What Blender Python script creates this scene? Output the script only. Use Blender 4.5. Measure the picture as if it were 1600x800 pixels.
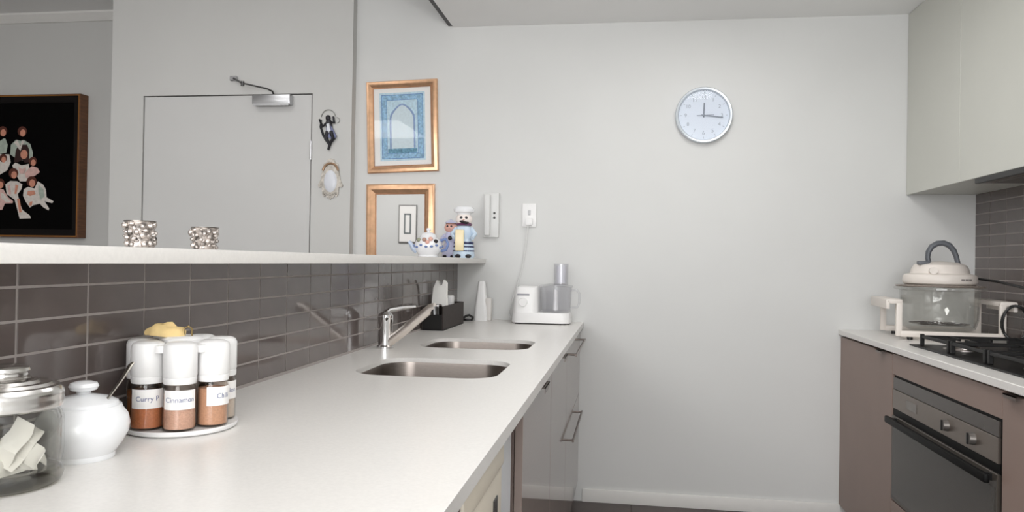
import bpy, bmesh, math, random
from mathutils import Vector, Matrix
random.seed(7)
R = math.radians
S = bpy.context.scene
for o in list(bpy.data.objects): bpy.data.objects.remove(o)

# ---------------------------------------------------------------- camera
# floor is z = 0, +y runs down the galley to the clock wall, +x to the oven side
cam_data = bpy.data.cameras.new('camera'); cam = bpy.data.objects.new('camera', cam_data)
S.collection.objects.link(cam); S.camera = cam
cam_data.sensor_width = 36.0; cam_data.lens = 36.0*1200/1600; cam_data.clip_start = .02
yaw, pit, rol = R(8.4954), R(-.39387), R(.98388)
fw = Vector((-math.sin(yaw)*math.cos(pit), math.cos(yaw)*math.cos(pit), -math.sin(pit)))
rt = Vector((math.cos(yaw), math.sin(yaw), 0)); up = rt.cross(fw)
rt2 = rt*math.cos(rol)+up*math.sin(rol); up2 = -rt*math.sin(rol)+up*math.cos(rol)
M = Matrix.Identity(4)
for i in range(3): M[i][0] = rt2[i]; M[i][1] = up2[i]; M[i][2] = -fw[i]
M.translation = Vector((0, 0, 1.2104)); cam.matrix_world = M

# ---------------------------------------------------------------- world, lights, exposure
W = bpy.data.worlds.new('world'); S.world = W; W.use_nodes = True
W.node_tree.nodes['Background'].inputs[0].default_value = (.90, .95, 1, 1)
W.node_tree.nodes['Background'].inputs[1].default_value = 1.0
def area(name, loc, rot, sx, sy, power, col=(1, 1, 1), shape='RECTANGLE', spread=180):
    d = bpy.data.lights.new(name, 'AREA'); d.shape = shape; d.size = sx
    if shape in('RECTANGLE', 'ELLIPSE'): d.size_y = sy
    d.energy = power; d.color = col; d.spread = R(spread)
    o = bpy.data.objects.new(name, d); S.collection.objects.link(o); o.location = loc; o.rotation_euler = rot
    return o
area('window_daylight', (-.4, -2.36, 1.55), (R(90), 0, 0), 3.2, 1.45, 138, (.985, .99, 1))
area('bounce_fill', (.25, 0, 1.75), (R(140), 0, R(4)), .22, .22, 18, (1, 1, 1), spread=90)  # added uplight, bounced off the ceiling to brighten the far end
PANELS = [(.32, 2.72, 2.43, .5, 1.1, 11.5, 'long white fill light panel added over the galley just out of view'), (-2.0, 2.3, 2.77, .9, .9, 10, 'square white fill light panel added in the hall near the entry door'), (-3.1, -.9, 2.77, 1.2, 1.2, 62, 'square white fill light panel added at the hall end behind the camera')]
for x, y, z, sx, sy, pw_, lb_ in PANELS: area('panel_fill', (x, y, z-.036), (0, 0, 0), sx, sy, pw_, (1, .995, .985))  # unseen fill lamps, added to lift the far end, pictures and mirrored wall
S.view_settings.view_transform = 'Standard'; S.view_settings.look = 'None'
S.view_settings.exposure = -0.03; S.view_settings.gamma = 1.0; S.view_settings.use_curve_mapping = False

# ---------------------------------------------------------------- materials
def lin(c): return tuple(((v/255)/12.92 if v/255 <= .04045 else ((v/255+.055)/1.055)**2.4) for v in c)
MATS = {}
def mat(name, col, rough=.5, metal=0, trans=0, ior=1.45, var=0, scale=20, bump=0, bscale=200, coat=0, alpha=1, spec=.5, stretch=None):
    if name in MATS: return MATS[name]
    m = bpy.data.materials.new(name); m.use_nodes = True; nt = m.node_tree; b = nt.nodes['Principled BSDF']
    c = (*lin(col), 1); b.inputs['Base Color'].default_value = c; b.inputs['Roughness'].default_value = rough
    b.inputs['Metallic'].default_value = metal; b.inputs['Transmission Weight'].default_value = trans
    b.inputs['IOR'].default_value = ior; b.inputs['Coat Weight'].default_value = coat; b.inputs['Alpha'].default_value = alpha
    b.inputs['Specular IOR Level'].default_value = spec
    tc = nt.nodes.new('ShaderNodeTexCoord'); mp = nt.nodes.new('ShaderNodeMapping'); nt.links.new(tc.outputs['Object'], mp.inputs[0])
    if stretch: mp.inputs['Scale'].default_value = stretch
    if var:
        n = nt.nodes.new('ShaderNodeTexNoise'); n.inputs['Scale'].default_value = scale; n.inputs['Detail'].default_value = 4
        nt.links.new(mp.outputs[0], n.inputs[0])
        r = nt.nodes.new('ShaderNodeValToRGB'); lo = [max(0, v*(1-var)) for v in c[:3]]; hi = [min(1, v*(1+var)) for v in c[:3]]
        r.color_ramp.elements[0].color = (*lo, 1); r.color_ramp.elements[1].color = (*hi, 1)
        r.color_ramp.elements[0].position = .3; r.color_ramp.elements[1].position = .7
        nt.links.new(n.outputs[0], r.inputs[0]); nt.links.new(r.outputs[0], b.inputs['Base Color'])
    if bump:
        n = nt.nodes.new('ShaderNodeTexNoise'); n.inputs['Scale'].default_value = bscale; n.inputs['Detail'].default_value = 3
        nt.links.new(mp.outputs[0], n.inputs[0])
        u = nt.nodes.new('ShaderNodeBump'); u.inputs['Strength'].default_value = bump; u.inputs['Distance'].default_value = .002
        nt.links.new(n.outputs[0], u.inputs['Height']); nt.links.new(u.outputs[0], b.inputs['Normal'])
    MATS[name] = m; return m
wall_m = mat('wall_paint', (211, 211, 209), .7, var=.012, scale=3, bump=.05, bscale=300)
wall_w = mat('wall_darker_tone', (200, 199, 196), .7, var=.012, scale=3, bump=.05, bscale=300)  # a little darker than wall_paint, used on the entry and hall walls
ceil_m = mat('ceiling_paint', (244, 244, 243), .8, var=.01, scale=3)
trim_m = mat('white_gloss_trim', (226, 224, 220), .35, var=.01)
door_m = mat('door_paint', (201, 200, 198), .45, var=.01, scale=4)
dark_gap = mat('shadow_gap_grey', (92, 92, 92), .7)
stone = mat('white_engineered_stone', (225, 222, 218), .28, var=.03, scale=160)
tile_m = mat('glazed_taupe_tile', (98, 89, 86), .10, var=.06, scale=12, bump=.04, bscale=14, coat=.3)
grout_m = mat('pale_grout', (168, 160, 156), .9, var=.05, scale=80)
floor_m = mat('dark_floor_tile', (74, 64, 61), .4, var=.10, scale=14)
fgrout = mat('dark_grout', (104, 96, 92), .9)
cab_m = mat('taupe_lacquer', (138, 124, 117), .07, var=.02, scale=5)
cab_r = mat('taupe_laminate', (140, 120, 111), .42, var=.03, scale=6)
carc_m = mat('carcass_brown', (104, 90, 84), .6)
cream_cab = mat('greige_laminate', (203, 203, 195), .4, var=.012, scale=4)
white_p = mat('white_plastic', (232, 231, 230), .35, var=.01)
white_ap = mat('white_enamel', (222, 225, 228), .3)
cream_p = mat('cream_plastic', (226, 217, 200), .4, var=.02)
ceramic = mat('white_porcelain', (236, 237, 239), .15, coat=.4)
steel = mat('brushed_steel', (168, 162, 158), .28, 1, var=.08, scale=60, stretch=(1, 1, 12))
chrome = mat('chrome', (225, 225, 226), .07, 1)
silver = mat('satin_silver', (190, 190, 192), .3, 1)
black = mat('black_plastic', (22, 21, 21), .35)
iron = mat('cast_iron', (20, 19, 19), .5, bump=.2, bscale=400)
def thin(name, col, ior=1.45, rough=.02, dif=0):
    m = bpy.data.materials.new(name); m.use_nodes = True; nt = m.node_tree; nt.nodes.remove(nt.nodes['Principled BSDF'])
    tr = nt.nodes.new('ShaderNodeBsdfTransparent'); tr.inputs[0].default_value = (*lin(col), 1)
    gl_ = nt.nodes.new('ShaderNodeBsdfGlossy'); gl_.inputs['Roughness'].default_value = rough
    df = nt.nodes.new('ShaderNodeBsdfDiffuse'); df.inputs[0].default_value = (*lin((225, 225, 230)), 1)
    lw = nt.nodes.new('ShaderNodeLayerWeight'); lw.inputs[0].default_value = .5
    p4 = nt.nodes.new('ShaderNodeMath'); p4.operation = 'POWER'; p4.inputs[1].default_value = 3.0; nt.links.new(lw.outputs['Facing'], p4.inputs[0])
    fr = nt.nodes.new('ShaderNodeMath'); fr.operation = 'MULTIPLY_ADD'; fr.inputs[1].default_value = .6; fr.inputs[2].default_value = ((ior-1)/(ior+1))**2; nt.links.new(p4.outputs[0], fr.inputs[0])
    m0 = nt.nodes.new('ShaderNodeMixShader'); m0.inputs[0].default_value = dif; nt.links.new(tr.outputs[0], m0.inputs[1]); nt.links.new(df.outputs[0], m0.inputs[2])
    mx = nt.nodes.new('ShaderNodeMixShader'); nt.links.new(fr.outputs[0], mx.inputs[0]); nt.links.new(m0.outputs[0], mx.inputs[1]); nt.links.new(gl_.outputs[0], mx.inputs[2])
    nt.links.new(mx.outputs[0], nt.nodes['Material Output'].inputs[0]); MATS[name] = m; return m
glass = thin('clear_glass', (250, 250, 249)); jarg = thin('jar_glass', (246, 246, 244), 1.6); glass_b = thin('thick_glass', (226, 224, 218), 1.7); glass_s = thin('smoky_glass', (253, 253, 252), 1.5); pane = thin('picture_pane', (253, 253, 253), 1.2)
ovenglass = mat('oven_glass', (62, 57, 52), .2, 0, spec=.35)
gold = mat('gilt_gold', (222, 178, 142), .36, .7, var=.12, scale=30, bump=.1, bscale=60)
gold_d = mat('dark_gilt_bronze', (150, 108, 78), .45, .5, var=.1, scale=30)  # darker, browner gilt for the inner lip of the frames

# ---------------------------------------------------------------- mesh helpers
C = S.collection
class B:
    def __init__(s): s.bm = bmesh.new()
    def _new(s, geo, m=None):
        if m is not None: bmesh.ops.transform(s.bm, matrix=m, verts=geo)
        return s
    def box(s, x0, x1, y0, y1, z0, z1, bev=0, seg=1, rz=0):
        g = bmesh.ops.create_cube(s.bm, size=1)['verts']
        m = Matrix.Translation(((x0+x1)/2, (y0+y1)/2, (z0+z1)/2)) @ Matrix.Rotation(rz, 4, 'Z') @ Matrix.Diagonal((abs(x1-x0), abs(y1-y0), abs(z1-z0), 1))
        bmesh.ops.transform(s.bm, matrix=m, verts=g)
        if bev:
            e = list({e for v in g for e in v.link_edges})
            bmesh.ops.bevel(s.bm, geom=e, offset=bev, segments=seg, affect='EDGES', profile=.6)
        return s
    def cyl(s, p0, p1, r0, r1=None, seg=24, cap=True):
        r1 = r0 if r1 is None else r1; p0 = Vector(p0); p1 = Vector(p1); d = p1-p0
        g = bmesh.ops.create_cone(s.bm, segments=seg, cap_ends=cap, radius1=r0, radius2=r1, depth=d.length)['verts']
        m = Matrix.Translation((p0+p1)/2) @ d.to_track_quat('Z', 'Y').to_matrix().to_4x4()
        bmesh.ops.transform(s.bm, matrix=m, verts=g); return s
    def ball(s, c, r, sc=(1, 1, 1), seg=16, rot=None):
        g = bmesh.ops.create_uvsphere(s.bm, u_segments=seg, v_segments=max(8, seg//2), radius=r)['verts']
        m = Matrix.Translation(c) @ (rot or Matrix.Identity(4)) @ Matrix.Diagonal((*sc, 1)); bmesh.ops.transform(s.bm, matrix=m, verts=g); return s
    def lathe(s, prof, c=(0, 0, 0), seg=32, sx=1, sy=1):
        rings = []
        for r, z in prof:
            if r < 1e-6: rings.append([s.bm.verts.new((c[0], c[1], c[2]+z))])
            else: rings.append([s.bm.verts.new((c[0]+r*sx*math.cos(2*math.pi*k/seg), c[1]+r*sy*math.sin(2*math.pi*k/seg), c[2]+z)) for k in range(seg)])
        s.bridge(rings); return s
    def bridge(s, rings):
        for a, b in zip(rings, rings[1:]):
            n = max(len(a), len(b))
            for k in range(n):
                q = [a[k % len(a)], a[(k+1) % len(a)], b[(k+1) % len(b)], b[k % len(b)]]
                u = []
                for v in q:
                    if v not in u: u.append(v)
                if len(u) > 2:
                    try: s.bm.faces.new(u)
                    except ValueError: pass
        return s
    def tube(s, pts, r, seg=10, caps=True, flat=None):
        pts = [Vector(p) for p in pts]; rs = r if isinstance(r, (list, tuple)) else [r]*len(pts); rings = []
        prevn = None
        for i, p in enumerate(pts):
            t = (pts[min(i+1, len(pts)-1)]-pts[max(i-1, 0)]).normalized()
            if prevn is None:
                n = t.cross(Vector((0, 0, 1)))
                if n.length < 1e-3: n = t.cross(Vector((1, 0, 0)))
            else: n = prevn - t*prevn.dot(t)
            n.normalize(); prevn = n; b = t.cross(n)
            k2 = flat or 1
            rings.append([s.bm.verts.new(p+n*rs[i]*math.cos(2*math.pi*k/seg)+b*rs[i]*k2*math.sin(2*math.pi*k/seg)) for k in range(seg)])
        s.bridge(rings)
        if caps:
            s.bm.faces.new(rings[0][::-1]); s.bm.faces.new(rings[-1])
        return s
    def prism(s, poly, m, t):                       # 2-D polygon in local xy, thickness t along local z, placed by matrix m
        a = [s.bm.verts.new(m @ Vector((x, y, 0))) for x, y in poly]; b = [s.bm.verts.new(m @ Vector((x, y, t))) for x, y in poly]
        n = len(poly); s.bm.faces.new(a[::-1]); s.bm.faces.new(b)
        for k in range(n): s.bm.faces.new([a[k], a[(k+1) % n], b[(k+1) % n], b[k]])
        return s
    def plate(s, outer, holes, z0, z1):             # flat slab with holes
        for z in (z0, z1):
            edges = []
            for L in [outer]+holes:
                vs = [s.bm.verts.new((x, y, z)) for x, y in L]
                edges += [s.bm.edges.new((vs[k], vs[(k+1) % len(vs)])) for k in range(len(vs))]
            bmesh.ops.triangle_fill(s.bm, use_beauty=True, use_dissolve=False, edges=edges)
        for L in [outer]+holes:
            n = len(L)
            for k in range(n):
                p, q = L[k], L[(k+1) % n]
                s.bm.faces.new([s.bm.verts.new((*p, z0)), s.bm.verts.new((*q, z0)), s.bm.verts.new((*q, z1)), s.bm.verts.new((*p, z1))])
        bmesh.ops.remove_doubles(s.bm, verts=s.bm.verts, dist=1e-5); return s
    def mesh(s, name, m, smooth=True, angle=35):
        bmesh.ops.recalc_face_normals(s.bm, faces=s.bm.faces)
        me = bpy.data.meshes.new(name); s.bm.to_mesh(me); s.bm.free()
        if m: me.materials.append(m)
        if smooth:
            for p in me.polygons: p.use_smooth = True
            me.set_sharp_from_angle(angle=R(angle))
        return me
    def out(s, name, m, parent=None, loc=None, label=None):
        return obj(name, s.mesh(name, m), parent, loc, label)
def obj(name, me, parent=None, loc=None, label=None):
    o = bpy.data.objects.new(name, me); C.objects.link(o)
    if parent: o.parent = parent
    if loc: o.location = loc
    if label: o['label'] = label
    return o
def thing(name, label, cat, loc=(0, 0, 0), rz=0, group=None):
    o = bpy.data.objects.new(name, None); C.objects.link(o); o.empty_display_size = .05
    o.location = loc; o.rotation_euler = (0, 0, rz); return tag(o, label, cat, group)
def tag(o, label, cat, group=None):
    o['label'] = label; o['category'] = cat
    if group: o['group'] = group
    return o
def struct(o, label): o['kind'] = 'structure'; o['label'] = label; return o
def rrect(x0, x1, y0, y1, r, n=8):
    P = []
    for cx, cy, a in ((x1-r, y0+r, -90), (x1-r, y1-r, 0), (x0+r, y1-r, 90), (x0+r, y0+r, 180)):
        for k in range(n+1): t = R(a+90*k/n); P.append((cx+r*math.cos(t), cy+r*math.sin(t)))
    return P
def textmesh(s, size, m, ext=.0002, align='CENTER'):
    cu = bpy.data.curves.new('text', 'FONT'); cu.body = s; cu.size = size; cu.extrude = ext; cu.align_x = align; cu.align_y = 'CENTER'; cu.resolution_u = 3
    o = bpy.data.objects.new('text', cu); C.objects.link(o); dg = bpy.context.evaluated_depsgraph_get()
    me = bpy.data.meshes.new_from_object(o.evaluated_get(dg)); bpy.data.objects.remove(o)
    me.materials.clear(); me.materials.append(m); return me
# local frames for things hung on walls: local x, y in the wall, local z out of it
BACK = lambda x, y, z: Matrix.Translation((x, y, z)) @ Matrix.Rotation(R(90), 4, 'X')       # faces -y (towards the camera)

# ---------------------------------------------------------------- dimensions
D = 3.92; ZC = .908; TH = .025; XT = -.87; XF = -.212; XR = 1.02; XW = 1.643; CH = 2.43; HH = 2.77; ZL = 1.222; YE = 3.865; REAR = -2.4

# ---------------------------------------------------------------- room shell
fl = B().box(-5, XW+.1, REAR-.1, 4.6, -.1, -.004).out('floor', fgrout); struct(fl, 'dark tiled kitchen floor')
ft = B().box(-.298, .298, -.298, .298, -.004, 0, .0015).mesh('floor_tile', floor_m)
for i in range(-8, 3):
    for j in range(-4, 8):
        x = .341+.6*i; y = .26+.6*j
        if -4.9 < x+.3 and x-.3 < XW-.0 and y-.3 > REAR-.3 and y < 4.5:
            obj('floor_tile', ft, fl, (x, y, 0))
struct(B().box(-.917, XW+.1, REAR-.1, D+.1, CH, CH+.5).out('ceiling', ceil_m), 'white flat kitchen ceiling')
struct(B().box(-5, -.943, REAR-.1, 4.6, HH, HH+.1).out('ceiling_hall', ceil_m), 'higher white hall ceiling')
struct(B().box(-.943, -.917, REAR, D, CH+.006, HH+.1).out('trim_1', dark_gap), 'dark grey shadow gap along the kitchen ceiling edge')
wb = B().box(-1.443, XW+.1, D, D+.1, 0, HH+.1).out('wall_back', wall_m); struct(wb, 'pale grey back wall with clock and pictures')
wr = B().box(XW, XW+.1, REAR, D, 0, CH+.1).out('wall_right', wall_m); struct(wr, 'right wall with grey tile splashback')
e = B()
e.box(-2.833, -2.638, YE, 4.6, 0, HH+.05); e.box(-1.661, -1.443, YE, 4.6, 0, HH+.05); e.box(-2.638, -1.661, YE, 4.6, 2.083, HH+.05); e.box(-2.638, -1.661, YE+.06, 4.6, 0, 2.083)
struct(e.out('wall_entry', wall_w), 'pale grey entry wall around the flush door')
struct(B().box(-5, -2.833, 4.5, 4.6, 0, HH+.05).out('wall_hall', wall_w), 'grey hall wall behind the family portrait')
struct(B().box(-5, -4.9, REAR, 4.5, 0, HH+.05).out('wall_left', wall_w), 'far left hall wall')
e = B()
e.box(-5, -2.05, REAR-.1, REAR, 0, HH+.05); e.box(1.25, XW+.1, REAR-.1, REAR, 0, HH+.05); e.box(-2.05, 1.25, REAR-.1, REAR, 0, .8); e.box(-2.05, 1.25, REAR-.1, REAR, 2.3, HH+.05)
struct(e.out('wall_rear', wall_m), 'pale wall behind the camera with a wide window')
wi = B()
for x in (-2.05, -.98, .13, 1.2): wi.box(x, x+.05, REAR-.08, REAR-.03, .8, 2.3)
wi.box(-2.05, 1.25, REAR-.08, REAR-.03, .8, .85); wi.box(-2.05, 1.25, REAR-.08, REAR-.03, 2.25, 2.3)
struct(wi.out('window_1', trim_m), 'white framed window behind the camera')
struct(B().box(-.205, 1.06, D-.013, D, 0, .066, .004, 2).out('baseboard_back', trim_m), 'low white skirting board under the clock wall')
co = B()
co.prism([(0, 0), (0, -.055), (.012, -.055), (.05, -.012), (.05, 0)], Matrix(((0, 0, 1, -4.9), (-1, 0, 0, 4.5), (0, 1, 0, HH), (0, 0, 0, 1))), 2.067)
struct(co.out('trim_2', trim_m), 'white cornice at the top of the hall wall')
# bar wall with glazed tiles on the kitchen side
wl = B().box(-1.02, XT-.0012, -.6, D, 0, 1.195).out('wall_bar', grout_m); struct(wl, 'low bar wall clad in glossy taupe tiles')
PT = .1487; PR = .0495; G = .0042
def tile_mesh(w, h): return B().box(-.0011, 0, -(w-G)/2, (w-G)/2, -(h-G)/2, (h-G)/2, .0004).mesh('tile', tile_m)
TM = {}
def tile(parent, x, y0, y1, z0, z1, flip=False):
    w = round(y1-y0, 4); h = round(z1-z0, 4)
    if w < .01 or h < .008: return
    if (w, h) not in TM: TM[(w, h)] = tile_mesh(w, h)
    o = obj('tile', TM[(w, h)], parent, (x, (y0+y1)/2, (z0+z1)/2))
    o.rotation_euler = (0, random.uniform(-.25, .25)*.017, random.uniform(-.3, .3)*.017+(math.pi if flip else 0))
rows = [(.908, .9135)]+[(1.1605-PR*(k+1), 1.1605-PR*k) for k in range(5)][::-1]+[(1.1605, 1.197)]
cols = [(.9925+PT*k, .9925+PT*(k+1)) for k in range(-5, 20)]
for y0, y1 in cols:
    if y0 > D: continue
    for z0, z1 in rows: tile(wl, XT, y0, min(y1, D-.001), z0, z1)
sp = B().box(XW-.0113, XW, 1.6, D, ZC, 1.585).out('tile_backing', grout_m, wr)
for k in range(16):
    y1 = D-PT*k; y0 = max(y1-PT, 1.6)
    for j in range(14):
        z0 = ZC+.051*j; tile(wr, XW-.0125, y0, y1, z0, min(z0+.051, 1.585), True)
# entry door
dr = B().box(-2.632, -1.667, YE+.002, YE+.042, .006, 2.077, .002).out('door_1', door_m); struct(dr, 'flush pale grey entry door with closer')
B().box(-2.638, -1.661, YE+.045, YE+.058, 0, 2.083).out('door_gap_shade', dark_gap, dr)  # dark sheet behind the door, paints the shade in its edge gap
b = B().box(-1.981, -1.769, YE-.045, YE+.002, 2.02, 2.072, .006, 2); b.box(-1.975, -1.775, YE-.047, YE-.044, 2.012, 2.024)
b.out('closer_body', silver, dr)
b = B().tube([(-1.865, YE-.03, 2.07), (-1.868, YE-.04, 2.088), (-1.89, YE-.06, 2.098), (-2.0, YE-.13, 2.115)], .006, 8, flat=.6).tube([(-1.985, YE-.13, 2.108), (-2.10, YE-.02, 2.166)], .0055, 8)
b.cyl((-1.99, YE-.13, 2.098), (-1.99, YE-.13, 2.122), .009, seg=12).out('closer_arm', mat('dark_steel', (92, 92, 92), .35, 1), dr)
B().box(-2.125, -2.085, YE-.02, YE, 2.155, 2.18, .003).out('closer_bracket', silver, dr)
for z in (1.78, .25): B().cyl((-1.664, YE-.004, z-.05), (-1.664, YE-.004, z+.05), .006, seg=12).out('hinge', silver, dr)
B().cyl((-2.56, YE-.05, 1.02), (-2.44, YE-.05, 1.02), .009, seg=12).cyl((-2.56, YE-.05, 1.02), (-2.56, YE+.003, 1.02), .009, seg=12).out('door_handle', silver, dr)
# housings for the added fill panels, all out of view
for x, y, z, sx, sy, pw_, lb_ in PANELS:
    t = thing('fill_panel', lb_, 'light', (x, y, z))
    B().box(-sx/2-.03, sx/2+.03, -sy/2-.03, sy/2+.03, -.034, -.0005, .004).out('housing', white_p, t)

# ---------------------------------------------------------------- left run: bar ledge, worktop, sinks, cabinets
b = B().box(-1.06, -.722, -.6, D-.001, 1.197, ZL, .003, 2)
tag(b.out('bar_ledge', stone), 'long white stone bar ledge capping the tiled wall', 'ledge')
BOWLS = [(-.722, -.332, 1.93, 2.30), (-.722, -.332, 2.585, 2.93)]
b = B().plate([(XT+.0005, -.6), (XF, -.6), (XF, D-.001), (XT+.0005, D-.001)], [rrect(x0, x1, y0, y1, .085) for x0, x1, y0, y1 in BOWLS], ZC-TH, ZC)
tag(b.out('stone_worktop', stone), 'long white stone worktop holding the two sink bowls', 'worktop')
for k, (x0, x1, y0, y1) in enumerate(BOWLS):
    t = thing('sink_bowl', ['nearer of the two stainless steel undermount sink bowls', 'farther of the two stainless steel undermount sink bowls, beside dark caddy'][k], 'sink', ((x0+x1)/2, (y0+y1)/2, ZC-TH-.17), 0, 'undermount sink bowls')
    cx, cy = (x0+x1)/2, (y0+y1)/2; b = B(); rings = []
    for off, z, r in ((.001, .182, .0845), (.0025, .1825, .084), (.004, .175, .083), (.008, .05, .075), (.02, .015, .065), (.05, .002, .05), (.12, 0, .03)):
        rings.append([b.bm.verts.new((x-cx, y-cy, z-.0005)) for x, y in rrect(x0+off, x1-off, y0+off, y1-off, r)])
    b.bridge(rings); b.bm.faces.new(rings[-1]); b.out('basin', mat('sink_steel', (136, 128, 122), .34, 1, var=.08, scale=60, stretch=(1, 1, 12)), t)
    B().lathe([(0, .002), (.03, .002), (.036, .004), (.04, .001)], seg=24).out('drain', chrome, t)
def panel(t, name, m, x0, x1, y0, y1, z0, z1): return B().box(x0, x1, y0, y1, z0, z1, .0015).out(name, m, t)
XC = -.228; Z0 = .10; Z1 = ZC-TH-.002
def bar_handle(par, x, ya, yb, z, out=.03, r=.005):
    B().cyl((x+out, ya, z), (x+out, yb, z), r, seg=12).cyl((x, ya+.02, z), (x+out, ya+.02, z), r*.9, seg=10).cyl((x, yb-.02, z), (x+out, yb-.02, z), r*.9, seg=10).out('handle', mat('pewter', (130, 120, 114), .3, 1), par)
def base_left(label, y0, y1, fronts, sink=False):
    t = thing('base_cabinet', label, 'cabinet', (0, 0, 0), 0, 'left base cabinets')
    b = B().box(XT+.01, XC-.02, y0+.0005, y0+.016, Z0, Z1).box(XT+.01, XC-.02, y1-.016, y1-.0005, Z0, Z1).box(XT+.01, XC-.02, y0+.016, y1-.016, Z0, Z0+.016).box(XT+.01, XT+.02, y0+.016, y1-.016, Z0, .68)
    b.out('carcass', carc_m, t); B().box(XT+.02, XC-.06, y0+.001, y1-.001, .001, Z0).out('kickboard', carc_m, t)
    for kind, a, c, z0, z1, h in fronts:
        p = panel(t, kind, cab_m, XC-.019, XC, a+.0015, c-.0015, z0, z1)
        if h == 'bar': bar_handle(p, XC, max(a+.02, c-.9), c-.12, z1-.07)
        if h == 'tab': B().box(XC-.01, XC+.022, (a+c)/2-.06, (a+c)/2+.06, z1+.0005, z1+.003).box(XC+.02, XC+.022, (a+c)/2-.06, (a+c)/2+.06, z1-.012, z1+.003).out('pull_tab', mat('pewter', (130, 120, 114), .3, 1), p)
    return t
base_left('taupe base cabinet hidden under the near worktop end', .45, 1.075, [('door', .45, 1.075, Z0, Z1-.006, None)])
base_left('tall-doored taupe base cabinet under the nearer sink bowl', 1.74, 2.41, [('door', 1.74, 2.41, Z0, Z1-.006, 'tab')])
base_left('taupe base cabinet under the farther sink bowl', 2.41, 3.05, [('door', 2.41, 3.05, Z0, Z1-.006, 'tab')])
base_left('taupe drawer cabinet with bar handles at the back wall', 3.05, D-.002, [('drawer', 3.05, D-.002, .553, Z1-.006, None), ('drawer', 3.05, D-.002, Z0, .55, None)])
dc = [o for o in C.objects if o.name.startswith('drawer')]
bar_handle(dc[0], XC, 3.15, 3.82, .83); bar_handle(dc[1], XC, 3.12, 3.76, .485, .024)
# white appliance under the counter
t = thing('dishwasher', 'white under-counter appliance with a cream control console', 'dishwasher')
B().box(XT+.03, -.262, 1.085, 1.70, .02, Z1-.004, .004).out('body', white_ap, t)
B().box(-.262, -.248, 1.087, 1.70, .10, Z1-.006, .003).out('door', white_ap, t)
p = B().box(-.249, -.232, 1.09, 1.47, .62, .818, .006, 2).out('console', cream_p, t)
B().box(-.240, -.226, 1.09, 1.46, .822, .862, .006, 2).out('grip', cream_p, t)
B().box(-.233, -.230, 1.375, 1.415, .70, .775, .001).out('display', mat('dark_display', (58, 56, 55), .25), p)
B().cyl((-.234, 1.25, .72), (-.222, 1.25, .72), .022).out('dial', white_p, p)
# mixer tap
t = thing('mixer_tap', 'chrome single-lever mixer tap between the sink bowls', 'tap', (-.81, 2.53, ZC))
B().lathe([(0, 0), (.029, 0), (.029, .006), (.024, .010), (.0235, .085), (.026, .092), (.0255, .112), (.016, .122), (0, .124)]).out('body', chrome, t)
b = B().tube([(.008, 0, .016), (.06, -.010, .055), (.125, -.022, .108), (.165, -.03, .140), (.182, -.033, .146)], [.017, .0165, .016, .0155, .0145], 14)
s_ = b.out('spout', mat('warm_chrome', (240, 232, 225), .42, 1), t)
B().cyl((.178, -.032, .147), (.180, -.033, .120), .0135, seg=16).out('aerator', mat('dark_steel', (92, 92, 92), .35, 1), s_)
B().tube([(-.008, -.004, .114), (.012, .01, .130), (.05, .03, .138), (.09, .05, .141)], [.015, .013, .010, .008], 10, flat=.6).out('lever', chrome, t)
# caddy and contents
t = thing('dark_caddy', 'long dark brown open caddy against the tiles behind the tap', 'caddy', (-.816, 3.20, ZC))
cm = mat('dark_woven_brown', (46, 37, 34), .6, var=.25, scale=60, bump=.4, bscale=150); ci = mat('black_lining', (18, 16, 15), .7)
B().box(-.048, .046, .008, .415, 0, .006).out('base', ci, t)
B().box(.040, .046, 0, .415, .006, .105, .001).out('side_panel', cm, t); B().box(-.050, -.044, 0, .415, .006, .105, .001).out('side_panel', cm, t)
B().box(-.044, .040, .409, .415, .006, .105, .001).out('end_panel', cm, t); B().box(-.044, .040, .0, .006, .006, .068, .001).out('front_panel', ci, t)
t = thing('chrome_cup', 'small chrome cup standing in the dark caddy', 'cup', (-.806, 3.245, ZC+.0065))
B().lathe([(0, 0), (.017, 0), (.019, .003), (.020, .104), (.018, .104), (.017, .005), (0, .005)], seg=24).out('bowl', chrome, t)
napk = mat('white_paper', (238, 236, 232), .8, var=.02, bump=.2, bscale=60)
n = B()
n.prism([(-.036, 0), (.034, 0), (.03, .05), (.03, .108), (.018, .122), (.012, .100), (.0, .096), (-.006, .116), (-.014, .118), (-.028, .085)], BACK(-.806, 3.30, ZC+.095), .03)
tag(n.out('paper_napkins', napk), 'white folded paper napkins standing up out of the dark caddy', 'napkins')
bx = B().box(-.028, .028, -.028, .028, 0, .055, .008, 2).out('white_pot', white_p, None, (-.815, 3.46, ZC+.095)); tag(bx, 'small white square pot on a black stand in caddy', 'pot')
bx.location.z = ZC+.1065-.02
B().box(-.024, .024, -.024, .024, -.080, 0, .002).out('stand', black, bx)
# corner container and lead
t = thing('plastic_container', 'tall narrow white plastic container in the counter corner under ledge end', 'container', (-.722, 3.83, ZC))
b = B(); rings = []
for z, w, d, ox in ((0, .036, .03, 0), (.012, .038, .032, 0), (.07, .034, .029, 0), (.13, .024, .022, -.002), (.18, .019, .018, -.002), (.2, .016, .016, -.002)):
    rings.append([b.bm.verts.new((x+ox, y, z)) for x, y in rrect(-w, w, -d, d, min(w, d)*.6, 5)])
b.bridge(rings); b.bm.faces.new(rings[0]); b.bm.faces.new(rings[-1]); b.out('body', white_p, t)
B().box(.020, .052, -.025, .02, 0, .115, .008, 2).out('side_holder', mat('off_white', (216, 212, 208), .5), t)
pts = [(-.80, 3.66, ZC+.006), (-.775, 3.69, ZC+.030), (-.762, 3.71, ZC+.034), (-.750, 3.735, ZC+.022), (-.757, 3.755, ZC+.007), (-.782, 3.75, ZC+.008), (-.800, 3.76, ZC+.007), (-.815, 3.80, ZC+.006)]
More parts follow.
